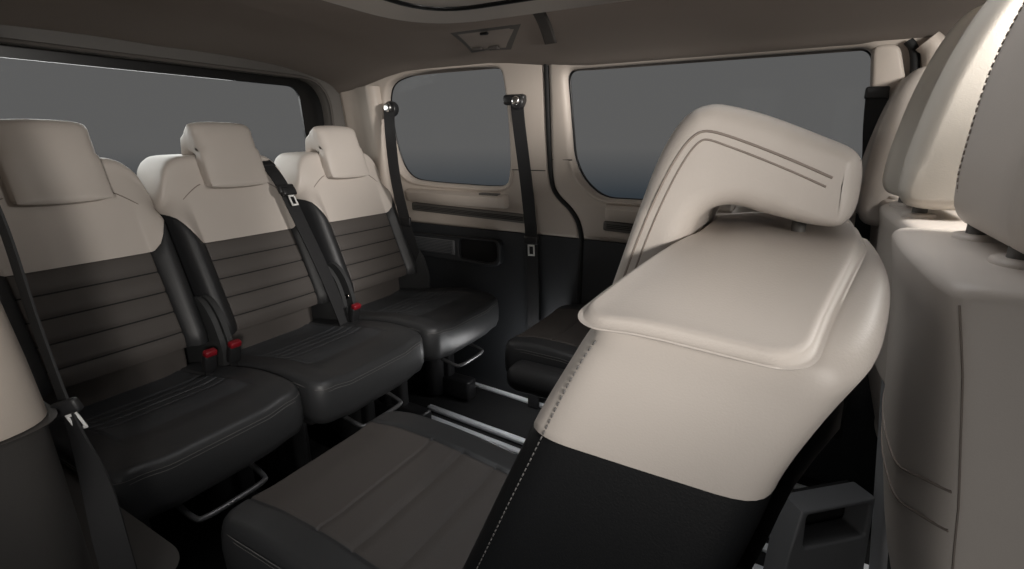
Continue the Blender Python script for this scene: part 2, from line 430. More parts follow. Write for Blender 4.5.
def passenger_seat(label, loc, rz, rear_row, group, cush_x1, hr_z=0., cw=.208, hr_y=0., zfront=.462):
    t = thing('passenger_seat', label, 'seat', loc, rz, group)
    pw = .147
    if rear_row:
        w = .218; z0 = .512
        zb = lambda a: .770+.088*sstep(0, 1, (a-pw)/(w-pw)) if a > pw else .770
        top = lambda a: sinterp([(0, 1.020), (.10, 1.019), (.150, 1.012), (.184, .980), (.205, .925), (.218, .900)], a)
        stripes = [.555, .610, .664, .717]
        br, pos = backrest('backrest', t, w, z0, zb, top, xf0, xb0, pw, stripes, .034, [M['dark'], M['panel'], M['beige'], M['seamd']], drop=.030)
    else:
        w = .204; z0 = .45
        zb = lambda a: .787
        top = lambda a: sinterp([(0, .966), (.08, .962), (.13, .944), (.17, .928), (.204, .914)], a)
        stripes = [.53, .59, .65, .71]
        br, pos = backrest('backrest', t, w, z0, zb, top, xfc, xbc, pw, stripes, .006, [M['blackl'], M['panel'], M['beige'], M['seamd']], n=8., drop=.022)
    # seams on the beige yoke: from the headrest down to the bolster, both sides
    if rear_row:
        for s in (-1, 1):
            P = []
            for k in range(13):
                a = k/12; y = s*(.100+a*.100); z = .935-.075*a**1.3
                v = y/w; P.append((xf0(z)-((xf0(z)-xb0(z))/2)*(1-(1-abs(v)**4.6)**(1/4.6))+.0006, y, z))
            tubeobj('seam', P, .0014, M['seamb'], br, seg=6)
    else:
        # stitched edge where the side meets the front, and the shoulder caps that roof the backrest
        for s in (-1, 1):
            P, Q = [], []
            for k in range(40):
                z = .47+.43*k/39
                f, b = xfc(z), xbc(z); v = .972; h = (f-b)/2*(1-v**8)**(1/8)
                P.append(((f+b)/2+h+.0012, s*(w*v+.0012), z))
            dashes('stitching', P, .0008, M['thread'], br)
        hcap = lambda x, y: .928+.052*sstep(.215, .065, abs(y))-.010*sstep(.03, .14, x)
        hs = lambda x, y: .934+.046*(1-sstep(.075, .235, abs(y)))-.006*sstep(.08, .145, x)
        cap = pad('shoulder_cover', t, -.020, .148, .228, .030, .008, .003, hs, [M['beige']], under=.2, angle=120)
        for v in cap.data.vertices:
            k = max(0, min(1, (.148-v.co.x)/.168)); q = 1-sstep(.05, .228, abs(v.co.y))
            v.co.x -= (.060-.030*k)*q; v.co.z -= .011*k*(1-q)
        bm = bmesh.new(); G = []
        for i in range(15):
            z = .46+.40*i/14
            G.append([[bm.verts.new((xbc(z)-o-.010*(1-(j/5)**2), .185*j/5, z)) for j in range(-5, 6)] for o in (.004,)][0])
        for A, B in zip(G, G[1:]):
            for k in range(10): bm.faces.new((A[k], A[k+1], B[k+1], B[k]))
        bmesh.ops.solidify(bm, geom=bm.faces[:], thickness=.008)
        finish(bm, 'back_panel', M['plastic'], t, True, 50)
    headrest(t, hr_z, hr_y, prof=HRR if rear_row else HR, x=.012 if rear_row else 0., stitched=not rear_row, r=.030 if rear_row else .022, bulge=.006 if rear_row else 0.)
    # cushion
    x0c, x1c = .205, cush_x1
    zf = zfront; zr = zfront-.045 if rear_row else zfront-.035
    def hf(x, y):
        a = (x-x0c)/(x1c-x0c)
        z = zr+(zf-zr)*sstep(0, .75, a)-.012*sstep(.82, 1, a)
        z += (.010 if rear_row else .006)*sstep(.10, .17, abs(y))-.004
        return z
    gro = [.46, .54, .62] if not rear_row else [x1c-.34, x1c-.30, x1c-.26, x1c-.22]
    pxr = (x0c+.02, x1c+.01) if not rear_row else (x0c+.02, x1c-.12)
    cu = pad('cushion', t, x0c, x1c, cw, .045, .018, .110, hf, [M['cushd'], M['panel'] if not rear_row else M['cushp']], pw=cw-.07, px=pxr, grooves=gro, gdepth=.003)
    # double stitching round the front edge of the cushion
    for k, (dz, ins) in enumerate(((-.018, -.001), (-.026, -.0018))):
        P = []
        for a in range(61):
            th = -1+2*a/60
            y = th*cw
            r = .045; ax = abs(y)-(cw-r)
            xx = x1c if ax <= 0 else x1c-r+math.sqrt(max(0, r*r-ax*ax))
            P.append((xx-ins, y-math.copysign(ins, y)*max(0, ax)/r, hf(min(xx, x1c-.002), y)+dz))
        P = [(x0c+.1, -cw-.003, hf(x0c+.1, cw)+dz-.002), (x1c-.2, -cw-.003, hf(x1c-.2, cw)+dz), (x1c-.08, -cw-.003, hf(x1c-.08, cw)+dz)]+P+[(x1c-.08, cw+.003, hf(x1c-.08, cw)+dz), (x1c-.2, cw+.003, hf(x1c-.2, cw)+dz), (x0c+.1, cw+.003, hf(x0c+.1, cw)+dz-.002)]
        tubeobj('stitching', P, .0007, M['thread'], cu, seg=6)
    # lower back shell between backrest and cushion
    bm = bmesh.new(); box(bm, (.200 if rear_row else .25, 0, .455), (.06, 2*w-.09, .13), .012, rot=None); finish(bm, 'back_shell', M['panel'], t, True, 40)
    # hinge covers and brackets either side
    for s in ((-1, 1) if rear_row else ()):
        bm = bmesh.new()
        P = [(.10, .36), (.30, .36), (.355, .42), (.365, .50), (.335, .585), (.295, .63), (.25, .64), (.20, .58), (.14, .46)]
        q = round_poly(P, .03, 4)
        A = [bm.verts.new((p.x, s*(w-.016), p.y)) for p in q]; B = [bm.verts.new((p.x, s*(w-.001), p.y)) for p in q]
        for k in range(len(q)): bm.faces.new((A[k], A[(k+1) % len(q)], B[(k+1) % len(q)], B[k]))
        bm.faces.new(A); bm.faces.new(B)
        es = [e for e in bm.edges if all(v in B for v in e.verts)]
        bmesh.ops.bevel(bm, geom=es, offset=.004, segments=2, profile=.5, affect='EDGES')
        hc = finish(bm, 'hinge_cover', M['plastic3'], t, True, 40)
        bm = bmesh.new(); cyl(bm, (.335, s*(w-.004), .52), .009, .010, 'y', 20, .002); finish(bm, 'bolt', M['chrome'], hc, True, 40)
    seat_base(t, .16, cush_x1-.02, cw, True)
    return t
M['cushd'] = mat('charcoal_cushion_leather', (.040, .041, .043), .42, bump=.15, bscale=450)
M['cushp'] = mat('charcoal_ribbed_fabric', (.060, .064, .069), .5, bump=.3, bscale=900)

RG = 'rear row of three seats'
X0 = -1.715
passenger_seat('rear passenger seat at the end of the row beside the right-hand trim, nearest the camera', (X0, .515, 0), 0, True, None, .690, .019, hr_y=.005, cw=.216, zfront=.470)
passenger_seat('middle seat of the rear row with a belt over its shoulder', (X0, .955, 0), 0, True, None, .722, .026, hr_y=.008, cw=.216, zfront=.470)
passenger_seat('rear passenger seat in the far corner below the small quarter window', (X0, 1.415, 0), 0, True, None, .722, .026, hr_y=.0, cw=.222, zfront=.470)
passenger_seat('large rear-facing seat in the centre, beige backrest with dark lower half seen from its side', (0, .580, 0), PI, False, None, .81, cw=.220, zfront=.446)
far = passenger_seat('rear-facing seat beside the sliding door, mostly hidden behind the large centre seat', (0.01, 1.46, 0), PI, False, None, .76, cw=.228, zfront=.47)
boxobj('side_bolster', (.535, .275, .392), (.33, .10, .085), M['dark'], far, .04, 5)

# rubber bump under the rearmost cushions etc. is left to the seats; belt buckles
def buckle(label, loc, rot):
    t = thing('belt_buckle', label, 'buckle', loc, 0, 'red belt buckles of the rear row'); t.rotation_euler = rot
    boxobj('housing', (0, 0, .012), (.022, .034, .055), M['plastic'], t, .006)
    boxobj('release_button', (.004, 0, .044), (.020, .032, .018), M['red'], t, .005)
    boxobj('stalk', (0, 0, -.06), (.008, .022, .10), M['plastic'], t, .003)
def dseat(x, y, z): return (x, y, z)
buckle('red belt buckle beside the nearest rear seat, left of the pair', (-1.33, .665, .475), (0, .25, 0))
buckle('red belt buckle beside the middle rear seat, right of the pair', (-1.32, .728, .480), (0, .25, 0))
buckle('red belt buckle between the middle and far rear seats', (-1.300, 1.150, .470), (0, .25, 0))

# ------------------------------------------------------------------ front row
def front_seat(label, y, x, hz=0., hw=.19, hr_w=.27, hr_x=0., top_dz=0., pale=False, cush=True, z0=.30, lean=0., hollow=.012, px=.06, stitch=True, sides=(-1, 1)):
    """forward-facing seat, local +x = forward; rear surface near local x = .0 at z .9"""
    t = thing('front_seat', label, 'seat', (x, y, 0), 0, 'front row of seats')
    xb = lambda z: interp([(.32, .150), (.48, .103), (.63, .075), (.70, .067), (.78, .055), (.84, .046), (.90, .034), (.93, .028), (1.0, .024)], z)
    xf = lambda z: xb(z)+interp([(.3, .22), (.7, .19), (.85, .16), (.95, .13)], z)
    zb = lambda a: z0+.04
    top = lambda a: sinterp([(0, .934), (hw*.6, .934), (hw*.85, .932), (hw, .928)], a)+top_dz
    bm_m = M['beige']
    br, pos = backrest('backrest', t, hw, z0, zb, top, xf, xb, hw*.6, [], .01, [bm_m, bm_m, bm_m], n=10., rearbol=0., drop=.014, rearbulge=.022)
    # two seams sweeping across the padded back, and one down each corner
    def rear(yy, z):
        kk = (1-min(1, abs(yy)/hw)**10)**(1/10); F, B = xf(z), xb(z); return (F+B)/2-(F-B)/2*kk-.022*(1-(yy/hw)**2)
    if z0 < .5:
        for dz in (0, -.046):
            P = []
            for k in range(33):
                yy = hw*(.975-1.945*k/32); z = .660+dz+.012*sstep(.3, 1, yy/hw)+.055*sstep(-.25, -1.1, yy/hw)
                P.append((rear(yy, z)-.0003, yy, z))
            tubeobj('seam', P, .0018, M['seamb'], br, seg=6)
        for s in (-1, 1):
            P = [(rear(hw*.985, z)-.0005, s*hw*.9865, z) for z in [.34+.57*k/24 for k in range(25)]]
            tubeobj('seam', P, .0010, M['seamb'], br, seg=6)
    # headrest on two posts
    zb_, zt = .965+hz, 1.31+hz
    hrm = M['beige2'] if pale else M['beige']
    P = [(-.035, zb_+.05), (-.030, zb_+.02), (-.012, zb_), (.03, zb_-.006), (.08, zb_), (.105, zb_+.03), (.112, zb_+.12), (.105, zt-.07), (.085, zt-.02), (.05, zt), (.015, zt-.012), (-.010, zt-.06), (-.028, zb_+.2), (-.036, zb_+.1)]
    P = [(a.x+hr_x+lean*(a.y-zb_), a.y) for a in crom([(p[0], p[1], 0) for p in P], 5, True)]
    h = rounded_extrude('headrest', P, hr_w, .030, hrm, t, 0., hollow=hollow)
    for s in (-1, 1):
        Q = [(hr_x-.020, s*(hr_w/2-.045), zb_+.008), (hr_x-.039, s*(hr_w/2-.040), zb_+.05), (hr_x-.0405, s*(hr_w/2-.038), zb_+.1), (hr_x-.034, s*(hr_w/2-.038), zb_+.2), (hr_x-.016, s*(hr_w/2-.040), zt-.06)]
        if stitch and s in sides: dashes('stitching', [(p.x+.0035+lean*(p.z-zb_), p.y, p.z) for p in crom(Q, 6)], .0011, M['seamb'], h, .006, .003)
        bm = bmesh.new(); cyl(bm, (px, s*.085, .935+top_dz), .011, .12); finish(bm, 'post', M['trimg'], h)
        bm = bmesh.new(); cyl(bm, (px, s*.085, .933+top_dz), .030, .016, 'z', 32, .005)
        for v in bm.verts: v.co.x = px+(v.co.x-px)*.8
        finish(bm, 'post_collar', M['beige'], t, True, 50)
    if cush:
        pad('cushion', t, .17, .66, hw-.004, .05, .03, .13, lambda a, b: .50+.02*sstep(.1, .17, abs(b)), [M['dark'], M['panel']], pw=hw-.06, px=(.2, .62))
        bm = bmesh.new(); box(bm, (.40, 0, .19), (.42, 2*hw-.06, .36), .03); finish(bm, 'base', M['plastic'], t, True, 40)
    return t
front_seat('nearest front row seat at the right edge, beige back panel with headrest on posts', .800, .099, -.016, hr_x=.116, px=.108, hr_w=.28, hw=.20, hollow=.0, sides=(1,))
front_seat('second front row seat from the right edge, pale tall headrest seen behind the nearest one', 1.190, .118, -.01, pale=True, hr_x=.048, lean=.10, hollow=.05, cush=False, z0=.62, hw=.185, stitch=False)
front_seat('farthest front row seat by the pillar, only its headrest edge showing', 1.530, .128, -.095, hw=.150, hr_w=.20, hr_x=.02, stitch=False)

# ------------------------------------------------------------------ body shell
struct(boxobj('floor', (-.35, .93, -.03), (3.3, 1.72, .06), M['carpet'], None, .0))
def Yw(z): return 1.70-.08/.61*(z-.70)
fw = lambda u, v, w: (u, Yw(v)+w, v)
# lower dark side panel
low = panel('wall_left', [(-1.9, 0), (1.2, 0), (1.2, .712), (-1.9, .712)], [], .05, lambda u, v, w: (u, Yw(.70)+.0+w, v), M['trimd'])
struct(low)
w1 = crom([(-1.545, 1.235, 0), (-1.51, 1.285, 0), (-1.43, 1.308, 0), (-1.30, 1.318, 0), (-1.154, 1.319, 0), (-1.03, 1.314, 0), (-.988, 1.302, 0), (-.976, 1.26, 0), (-.969, 1.151, 0), (-.969, 1.028, 0), (-.978, .935, 0), (-1.0, .899, 0), (-1.06, .889, 0), (-1.2, .890, 0), (-1.38, .895, 0), (-1.475, .909, 0), (-1.525, .962, 0), (-1.550, 1.065, 0), (-1.552, 1.16, 0)], 4, True)
w2 = round_poly([(-.738, 1.287), (.10, 1.287), (.128, 1.115), (.14, .868), (-.61, .868), (-.682, .925), (-.718, 1.0)], [.035, .035, .02, .04, .05, .05, .06])
seam = [(-.812, 1.33), (-.812, 1.20), (-.812, 1.03), (-.806, .92), (-.785, .87), (-.735, .822), (-.705, .775), (-.692, .712)]
seamc = [(p.x, p.y) for p in crom([(a, b, 0) for a, b in seam], 5)]
outA = [(-1.88, 1.335)]+seamc+[(-1.88, .712)]
trA = panel('trim_1', outA, [[(p.x, p.y) for p in w1]], .045, fw, M['trim'], bev=.012); struct(trA)
outB = [(p[0]+.012, p[1]) for p in seamc[::-1]]+[(.24, 1.33), (.24, .712)][::1]
trB = panel('trim_2', outB, [[(p.x, p.y) for p in w2]], .045, lambda u, v, w: (u, Yw(v)+w-.004, v), M['trim'], bev=.019); struct(trB)
sl = tubeobj('trim_3', [(p[0]+.006, Yw(p[1])+.004, p[1]) for p in seamc]+[(-.686, Yw(.7)-.0, .60), (-.686, 1.70, .40), (-.686, 1.70, .06)], .009, M['seamd']); struct(sl)
# horizontal joints in the pillar trims
for nm, xa, xb_, z in (('seam', -.962, -.822, .957), ('seam', -.792, -.715, .997)):
    tubeobj(nm, [(xa, Yw(z)-.0005 if nm else 0, z), (xb_, Yw(z)-.0005 if xa < -.8 else Yw(z)-.0045, z)], .0016, M['seamd'], trA if xa < -.8 else trB, seg=6)
# window panes set behind the trims
def pane(name, P, off):
    o = panel(name, P, [], .004, lambda u, v, w: (u, Yw(v)+off+w, v), M['glass']); struct(o); return o
g1 = pane('window_1', [(p.x*1.0, p.y) for p in round_poly([(-1.60, 1.335), (-.93, 1.335), (-.93, .86), (-1.60, .86)], .06)], .046)
g2 = pane('window_2', [(p.x, p.y) for p in round_poly([(-.775, 1.32), (.16, 1.32), (.16, .84), (-.775, .84)], .06)], .044)
def ring(P, ins):
    P = [Vector((p[0], p[1])) for p in P]; n = len(P); out = []
    ar = sum(P[i].x*P[(i+1) % n].y-P[(i+1) % n].x*P[i].y for i in range(n))
    for i in range(n):
        t = (P[(i+1) % n]-P[i-1]).normalized(); nn = Vector((-t.y, t.x))*(1 if ar > 0 else -1); out.append(P[i]+nn*ins)
    return out
for tr_, w_, dd in ((trA, [(p.x, p.y) for p in w1], -.004), (trB, [(p.x, p.y) for p in w2], -.008)):
    R_ = ring(w_, -.012); k0 = max(range(len(R_)), key=lambda i: R_[i].y); R_ = R_[k0:]+R_[:k0]
    low_ = [p for p in R_ if p.y < (.97 if tr_ is trA else 1.0)]
    tubeobj('window_surround', [(p.x, Yw(p.y)+dd+.004, p.y) for p in low_], .007, M['trim'], tr_, seg=10)
for gl, w_ in ((g1, [(p.x, p.y) for p in w1]), (g2, [(p.x, p.y) for p in w2])):
    tubeobj('window_frame', [(p.x, Yw(p.y)+.042, p.y) for p in ring(w_, -.002)], .004, M['black'], gl, closed=True, seg=8)
# sills below the windows: shelf, cup recess, air outlet strip
def sill(x0, x1, z, par, cup=None, ven=None):
    bm = bmesh.new()
    prof = [(0, z+.004), (-.046, z-.001), (-.060, z-.010), (-.063, z-.030), (-.050, z-.050), (0, z-.058)]
    N = 2; rings = []
    for x, k in ((x0, .2), (x0+.01, .7), (x0+.035, 1), (x1-.035, 1), (x1-.01, .7), (x1, .2)):
        rings.append([bm.verts.new((x, Yw(q)+.012+p*k, q)) for p, q in prof])
    for A, B in zip(rings, rings[1:]):
        for k in range(len(A)-1): bm.faces.new((A[k], A[k+1], B[k+1], B[k]))
    finish(bm, 'sill_shelf', M['trim'], par, True, 40)
    if cup:
        bm = bmesh.new(); box(bm, (cup, Yw(z)-.025, z+.000), (.085, .030, .008), .003); finish(bm, 'sill_recess', M['trimg'], par, True, 40)
    if ven:
        a, b = ven
        bm = bmesh.new(); R = Matrix.Rotation(math.radians(1.5), 3, 'Y')
        box(bm, ((a+b)/2, Yw(z-.082)-.002, z-.082), (b-a, .022, .036), .008, rot=R); f = finish(bm, 'air_outlet', M['trimg'], par, True, 40)
        bm = bmesh.new()
        for k in range(3): box(bm, ((a+b)/2, Yw(z-.082)-.014, z-.082+(k-1)*.006), (b-a-.03, .004, .002), 0, rot=R)
        finish(bm, 'slat', M['seamd'], f, False)
sill(-1.49, -.985, .862, trA, -1.055, (-1.475, -.905))
sill(-.595, .12, .846, trB, None, (-.60, .10))
# pocket and grille in the lower panel, rail along its top
bm = bmesh.new(); q = round_poly([(-1.50, .672), (-1.02, .680), (-1.02, .575), (-1.10, .562), (-1.50, .575)], .03, 5)
pk = panel('trim_4', q, [[(p.x, p.y) for p in round_poly([(-1.225, .668), (-1.04, .672), (-1.035, .60), (-1.075, .578), (-1.225, .585)], .02, 5)]], .03, lambda u, v, w: (u, 1.672+w, v), M['trimd'], bev=.006); struct(pk); bm.free()
boxobj('pocket_shade', (-1.13, 1.695, .625), (.20, .012, .10), M['cavity'], pk, 0)  # plate behind the opening, inner shade put into its colour
gr = boxobj('speaker_grille', (-1.36, 1.672, .628), (.235, .012, .062), M['plastic2'], pk, .005)
bm = bmesh.new()
for k in range(9): box(bm, (-1.36, 1.665, .602+k*.0065), (.215, .003, .0022), 0)
finish(bm, 'slat', M['trimd'], gr, False)
struct(boxobj('trim_5', (-1.62, 1.66, .22), (.36, .10, .40), M['trimd'], None, .05, 5))
# B pillar past the sliding door window
bp = panel('trim_6', round_poly([(.095, 1.285), (.150, 1.285), (.178, 1.2), (.20, .9), (.22, .10), (.115, .10), (.135, .9), (.115, 1.15)], .02, 4), [], .05, lambda u, v, w: (u, Yw(v)-.030+w, v), M['trim'], bev=.010); struct(bp)
P = [(.165, Yw(1.30)-.02, 1.29), (.185, Yw(1.25)-.025, 1.25), (.205, Yw(1.1)-.025, 1.1), (.23, Yw(.8)-.025, .8)]
struct(tubeobj('trim_7', crom(P, 6), .010, M['seamd']))
P = [(.200, Yw(1.30)-.03, 1.285), (.222, Yw(1.25)-.035, 1.25), (.245, Yw(1.1)-.035, 1.1), (.27, Yw(.8)-.035, .8)]
struct(tubeobj('trim_8', crom(P, 6), .026, M['trim'], seg=12))

# rear wall with tailgate window
fr = lambda u, v, w: (-1.80-w, u, v)
rin = round_poly([(.28, .90), (1.574, .90), (1.560, 1.302), (.28, 1.300)], [.08, .10, .13, .08])
rw = panel('wall_rear', [(.18, .0), (1.72, .0), (1.72, 1.40), (.18, 1.40)], [[(p.x, p.y) for p in rin]], .06, fr, M['trimg'], bev=.012); struct(rw)
rgl = round_poly([(.36, .93), (1.475, .93), (1.452, 1.272), (.36, 1.268)], [.05, .06, .05, .05])
fk = panel('trim_9', [(.20, .85), (1.66, .85), (1.66, 1.36), (.20, 1.36)], [[(p.x, p.y) for p in rgl]], .01, lambda u, v, w: (-1.845-w, u, v), M['black']); struct(fk)
g3 = panel('window_3', [(.25, .88), (1.62, .88), (1.62, 1.33), (.25, 1.33)], [], .004, lambda u, v, w: (-1.860-w, u, v), M['glass']); struct(g3)
struct(tubeobj('trim_10', [(-1.795, p.x, p.y) for p in ring([(q.x, q.y) for q in rin], -.004)], .006, M['roofd'], closed=True))
# rounded corner post between tailgate and side wall
bm = bmesh.new(); P = [(-1.80, 1.66), (-1.70, 1.665), (-1.64, 1.64), (-1.60, 1.625), (-1.57, 1.635), (-1.56, 1.70), (-1.80, 1.72)]
q = round_poly(P, .02, 4); rings = []
for z, dy in ((.70, .03), (.9, .0), (1.1, -.018), (1.27, -.042), (1.275, -.042)):
    rings.append([bm.verts.new((p.x, p.y+dy, z)) for p in q])
for A, B in zip(rings, rings[1:]):
    for k in range(len(q)): bm.faces.new((A[k], A[(k+1) % len(q)], B[(k+1) % len(q)], B[k]))
bm.faces.new(rings[-1])
struct(finish(bm, 'trim_11', M['trim'], None, True, 40))

# ceiling
prof = [(1.66, 1.300), (1.62, 1.312), (1.585, 1.340), (1.52, 1.368), (1.42, 1.395), (1.30, 1.412), (1.10, 1.424), (.92, 1.427)]
prof = prof+[(1.84-y, z) for y, z in prof[-2::-1]]
prof = [(p.x, p.y) for p in crom([(a, b, 0) for a, b in prof], 4)]
bm = bmesh.new(); rings = []
for x in [-1.83, -1.80, -1.76, -1.70, -1.62, -1.52, -1.42, -1.3, -1.1, -1.02, -.95, -.85, -.75, -.65, -.4, 0, .4, .8, 1.2]:
    d = .085*(1-sstep(-1.84, -1.36, x))
    e_ = interp([(-1.0, .012), (-.72, -.017), (1.2, -.017)], x)
    ring_ = [bm.verts.new((x, y, z-d*(1-.25*abs(y-.92)/.74)+e_*sstep(.50, .70, abs(y-.92)))) for y, z in prof]
    rings.append(ring_)
for A, B in zip(rings, rings[1:]):
    for k in range(len(A)-1): bm.faces.new((A[k], B[k], B[k+1], A[k+1]))
for f in [f for f in bm.faces if all(-1.03 < v.co.x < .9 for v in f.verts) and all(.56 < v.co.y < 1.28 for v in f.verts)]: bm.faces.remove(f)
r = bmesh.ops.solidify(bm, geom=bm.faces[:], thickness=-.03)
ce = finish(bm, 'ceiling', M['roof'], None, True, 50, normals=True); struct(ce)
# overhead frame of the roof window with dark pane
fo = round_poly([(-1.075, .53), (.9, .53), (.9, 1.315), (-1.075, 1.315)], [.25, .2, .2, .25], 10)
fi = round_poly([(-.74, .66), (.78, .66), (.78, 1.06), (-.74, 1.06)], [.16, .1, .1, .16], 8)
rf = panel('trim_12', fo, [fi], .035, lambda u, v, w: (u, v, 1.385+w), M['trimp'], bev=.010); struct(rf)
rl = panel('window_4', fo, [], .004, lambda u, v, w: (u, v, 1.445+w), M['glass']); struct(rl)
fs_ = round_poly([(-.915, .64), (.79, .64), (.79, 1.16), (-.915, 1.16)], [.16, .1, .1, .16], 8)
tubeobj('window_frame', [(p.x, p.y, 1.385) for p in fs_], .008, M['black'], rl, closed=True)

# roof air panel with nozzles
def zc(y): return interp(sorted((a, b) for a, b in prof), y)
def onroof(x, y, d=.0): return Vector((x, y, zc(y)-d+interp([(-1.0, .012), (-.72, -.017), (1.2, -.017)], x)*sstep(.50, .70, abs(y-.92))))
def roof_plate(name, quad, m, lift, parent=None):
    """thin bevelled plate lying on the roof lining; quad of (x, y)"""
    bm = bmesh.new(); n = 8; G = []
    for i in range(n+1):
        row = []
        for j in range(n+1):
            a, b = i/n, j/n
            p = (Vector(quad[0])*(1-a)+Vector(quad[1])*a)*(1-b)+(Vector(quad[3])*(1-a)+Vector(quad[2])*a)*b
            e = min(a, 1-a, b, 1-b)
            row.append(bm.verts.new(onroof(p.x, p.y, lift*(0 if e == 0 else 1))))
        G.append(row)
    for i in range(n):
        for j in range(n): bm.faces.new((G[i][j], G[i+1][j], G[i+1][j+1], G[i][j+1]))
    return finish(bm, name, m, parent, True, 50)
# ------------------------------------------------------------------ belts
def wall_anchor(t, c, r=.024):
    bm = bmesh.new(); cyl(bm, c, r, .03, 'y', 32, .006); a = finish(bm, 'anchor', M['plastic'], t, True, 50)
    bm = bmesh.new(); cyl(bm, (c[0], c[1]-.020, c[2]+.004), r*.62, .016, 'y', 28, .005); finish(bm, 'bolt_cover', M['chrome'], a, True, 50)
def tongue(t, c, rot, s=1.):
    bm = bmesh.new()
    for p, d in (((-.010, 0, 0), (.005, .004, .036)), ((.010, 0, 0), (.005, .004, .036)), ((0, 0, .016), (.025, .004, .006)), ((0, 0, -.016), (.025, .004, .006))): box(bm, p, d, .0012)
    g = finish(bm, 'tongue', M['white'], t, True, 40); g.location = c; g.rotation_euler = rot; g.scale = (s, s, s)
    bm = bmesh.new(); box(bm, (0, .002, .034), (.054, .016, .030), .007); h = finish(bm, 'tongue_grip', M['plastic'], g, True, 40)

t = thing('seat_belt', 'black seat belt hanging from the corner post beside the far rear seat', 'seat belt')
P = crom([(-1.495, 1.600, 1.19), (-1.485, 1.585, 1.10), (-1.46, 1.575, .90), (-1.43, 1.60, .68), (-1.40, 1.63, .50), (-1.385, 1.64, .36)], 6)
ribbon('webbing', P, (1, .25, 0), .046, .003, M['web'], t); wall_anchor(t, (-1.495, 1.612, 1.185), .030)
bm = bmesh.new(); box(bm, (-1.435, 1.592, .735), (.055, .014, .04), .006); finish(bm, 'tongue_grip', M['plastic'], t, True, 40)

t = thing('seat_belt', 'black seat belt with white tongue hanging on the pillar between the two side windows', 'seat belt')
P = crom([(-.912, 1.615, 1.19), (-.905, 1.615, 1.12), (-.885, 1.640, .90), (-.872, 1.655, .72), (-.860, 1.650, .55), (-.850, 1.645, .30), (-.845, 1.64, .12), (-.845, 1.64, .004)], 6)
ribbon('webbing', P, (1, 0, 0), .050, .003, M['web'], t); wall_anchor(t, (-.905, 1.612, 1.190))
bm = bmesh.new(); box(bm, (-.925, 1.622, 1.20), (.085, .03, .035), .010); finish(bm, 'guide', M['plastic'], t, True, 40)
tongue(t, (-.866, 1.646, .662), (0, -.05, 0), 1.15)

t = thing('seat_belt', 'black seat belt running over the shoulder of the middle rear seat', 'seat belt')
P = crom([(-1.66, 1.075, .965), (-1.615, 1.085, .992), (-1.575, 1.092, .972), (-1.525, 1.10, .905), (-1.465, 1.11, .78), (-1.40, 1.12, .64), (-1.34, 1.125, .50), (-1.31, 1.125, .43)], 6)
ribbon('webbing', P, (0, 1, .05), .046, .003, M['web'], t)
boxobj('guide', (-1.60, 1.082, .985), (.045, .075, .020), M['plastic'], t, .007, 3, Matrix.Rotation(.5, 3, 'Y'))
bm = bmesh.new(); box(bm, (0, 0, 0), (.016, .062, .032), .007, rot=Matrix.Rotation(-.45, 3, 'Y')); g = finish(bm, 'tongue_grip', M['plastic'], t, True, 40); g.location = (-1.515, 1.100, .905)
tongue(t, (-1.490, 1.104, .868), (-.45, 0, PI/2+.05), 1.0)

t = thing('seat_belt', 'black seat belt with white tongue hanging in front of the right-hand side trim', 'seat belt')
P = crom([(-1.0, .222, 1.16), (-.965, .228, 1.08), (-.93, .236, .962), (-.885, .230, .83), (-.835, .226, .69), (-.80, .224, .60), (-.765, .214, .50), (-.735, .21, .36), (-.73, .21, .2)], 6)
n_ = len(P)
ribbon('webbing', P, [Vector((1, -.05, 0)).lerp(Vector((.75, .9, .1)), sstep(.45, .75, i/(n_-1))) for i in range(n_)], .040, .003, M['web'], t)
tongue(t, (-.822, .228, .690), (.1, -.30, PI*.18), .7)

t = thing('seat_belt', 'black seat belt on the pillar behind the farthest front row headrest', 'seat belt')
P = crom([(.122, Yw(1.17)-.050, 1.185), (.130, Yw(1.1)-.048, 1.1), (.148, Yw(1.0)-.045, .95), (.165, Yw(.7)-.05, .6), (.175, 1.63, .2)], 6)
ribbon('webbing', P, (1, 0, 0), .048, .003, M['web'], t); boxobj('guide', (.122, Yw(1.17)-.045, 1.175), (.05, .02, .03), M['plastic'], t, .006)

# ------------------------------------------------------------------ right-hand side trim by the open door
def column(name, x0, x1, y0, y1, z0, z1, r, m, parent=None, bulge=.0, topr=.02, lean=0.):
    P = round_poly([(x0, y0), (x1, y0), (x1, y1), (x0, y1)], r, 8); bm = bmesh.new(); rings = []
    cx, cy = (x0+x1)/2, (y0+y1)/2
    lv = [(z0, 0)]+[(z0+(z1-z0)*k/8, bulge*math.sin(PI*k/8)) for k in range(1, 8)]+[(z1-topr, 0), (z1-topr*.3, -topr*.3), (z1, -topr)]
    for z, b in lv: rings.append([bm.verts.new((p.x+math.copysign(b, p.x-cx), p.y+math.copysign(b, p.y-cy)-lean*max(0, z-.73)*(p.y-y0)/(y1-y0), z)) for p in P])
    for A, B in zip(rings, rings[1:]):
        for k in range(len(P)): bm.faces.new((A[k], A[(k+1) % len(P)], B[(k+1) % len(P)], B[k]))
    bm.faces.new(rings[0]); bm.faces.new(rings[-1])
    return finish(bm, name, m, parent, True, 45)
wr = column('wall_right', -1.85, -.79, .02, .203, .02, .715, .06, M['trimd2'], None, .004, .01); struct(wr)
struct(column('trim_13', -1.85, -.785, .02, .207, .717, 1.32, .07, M['trim'], None, .004, .03, lean=.12))
struct(column('trim_15', -1.55, -.78, .05, .245, .0, .44, .07, M['trimd2'], None, .006, .05))

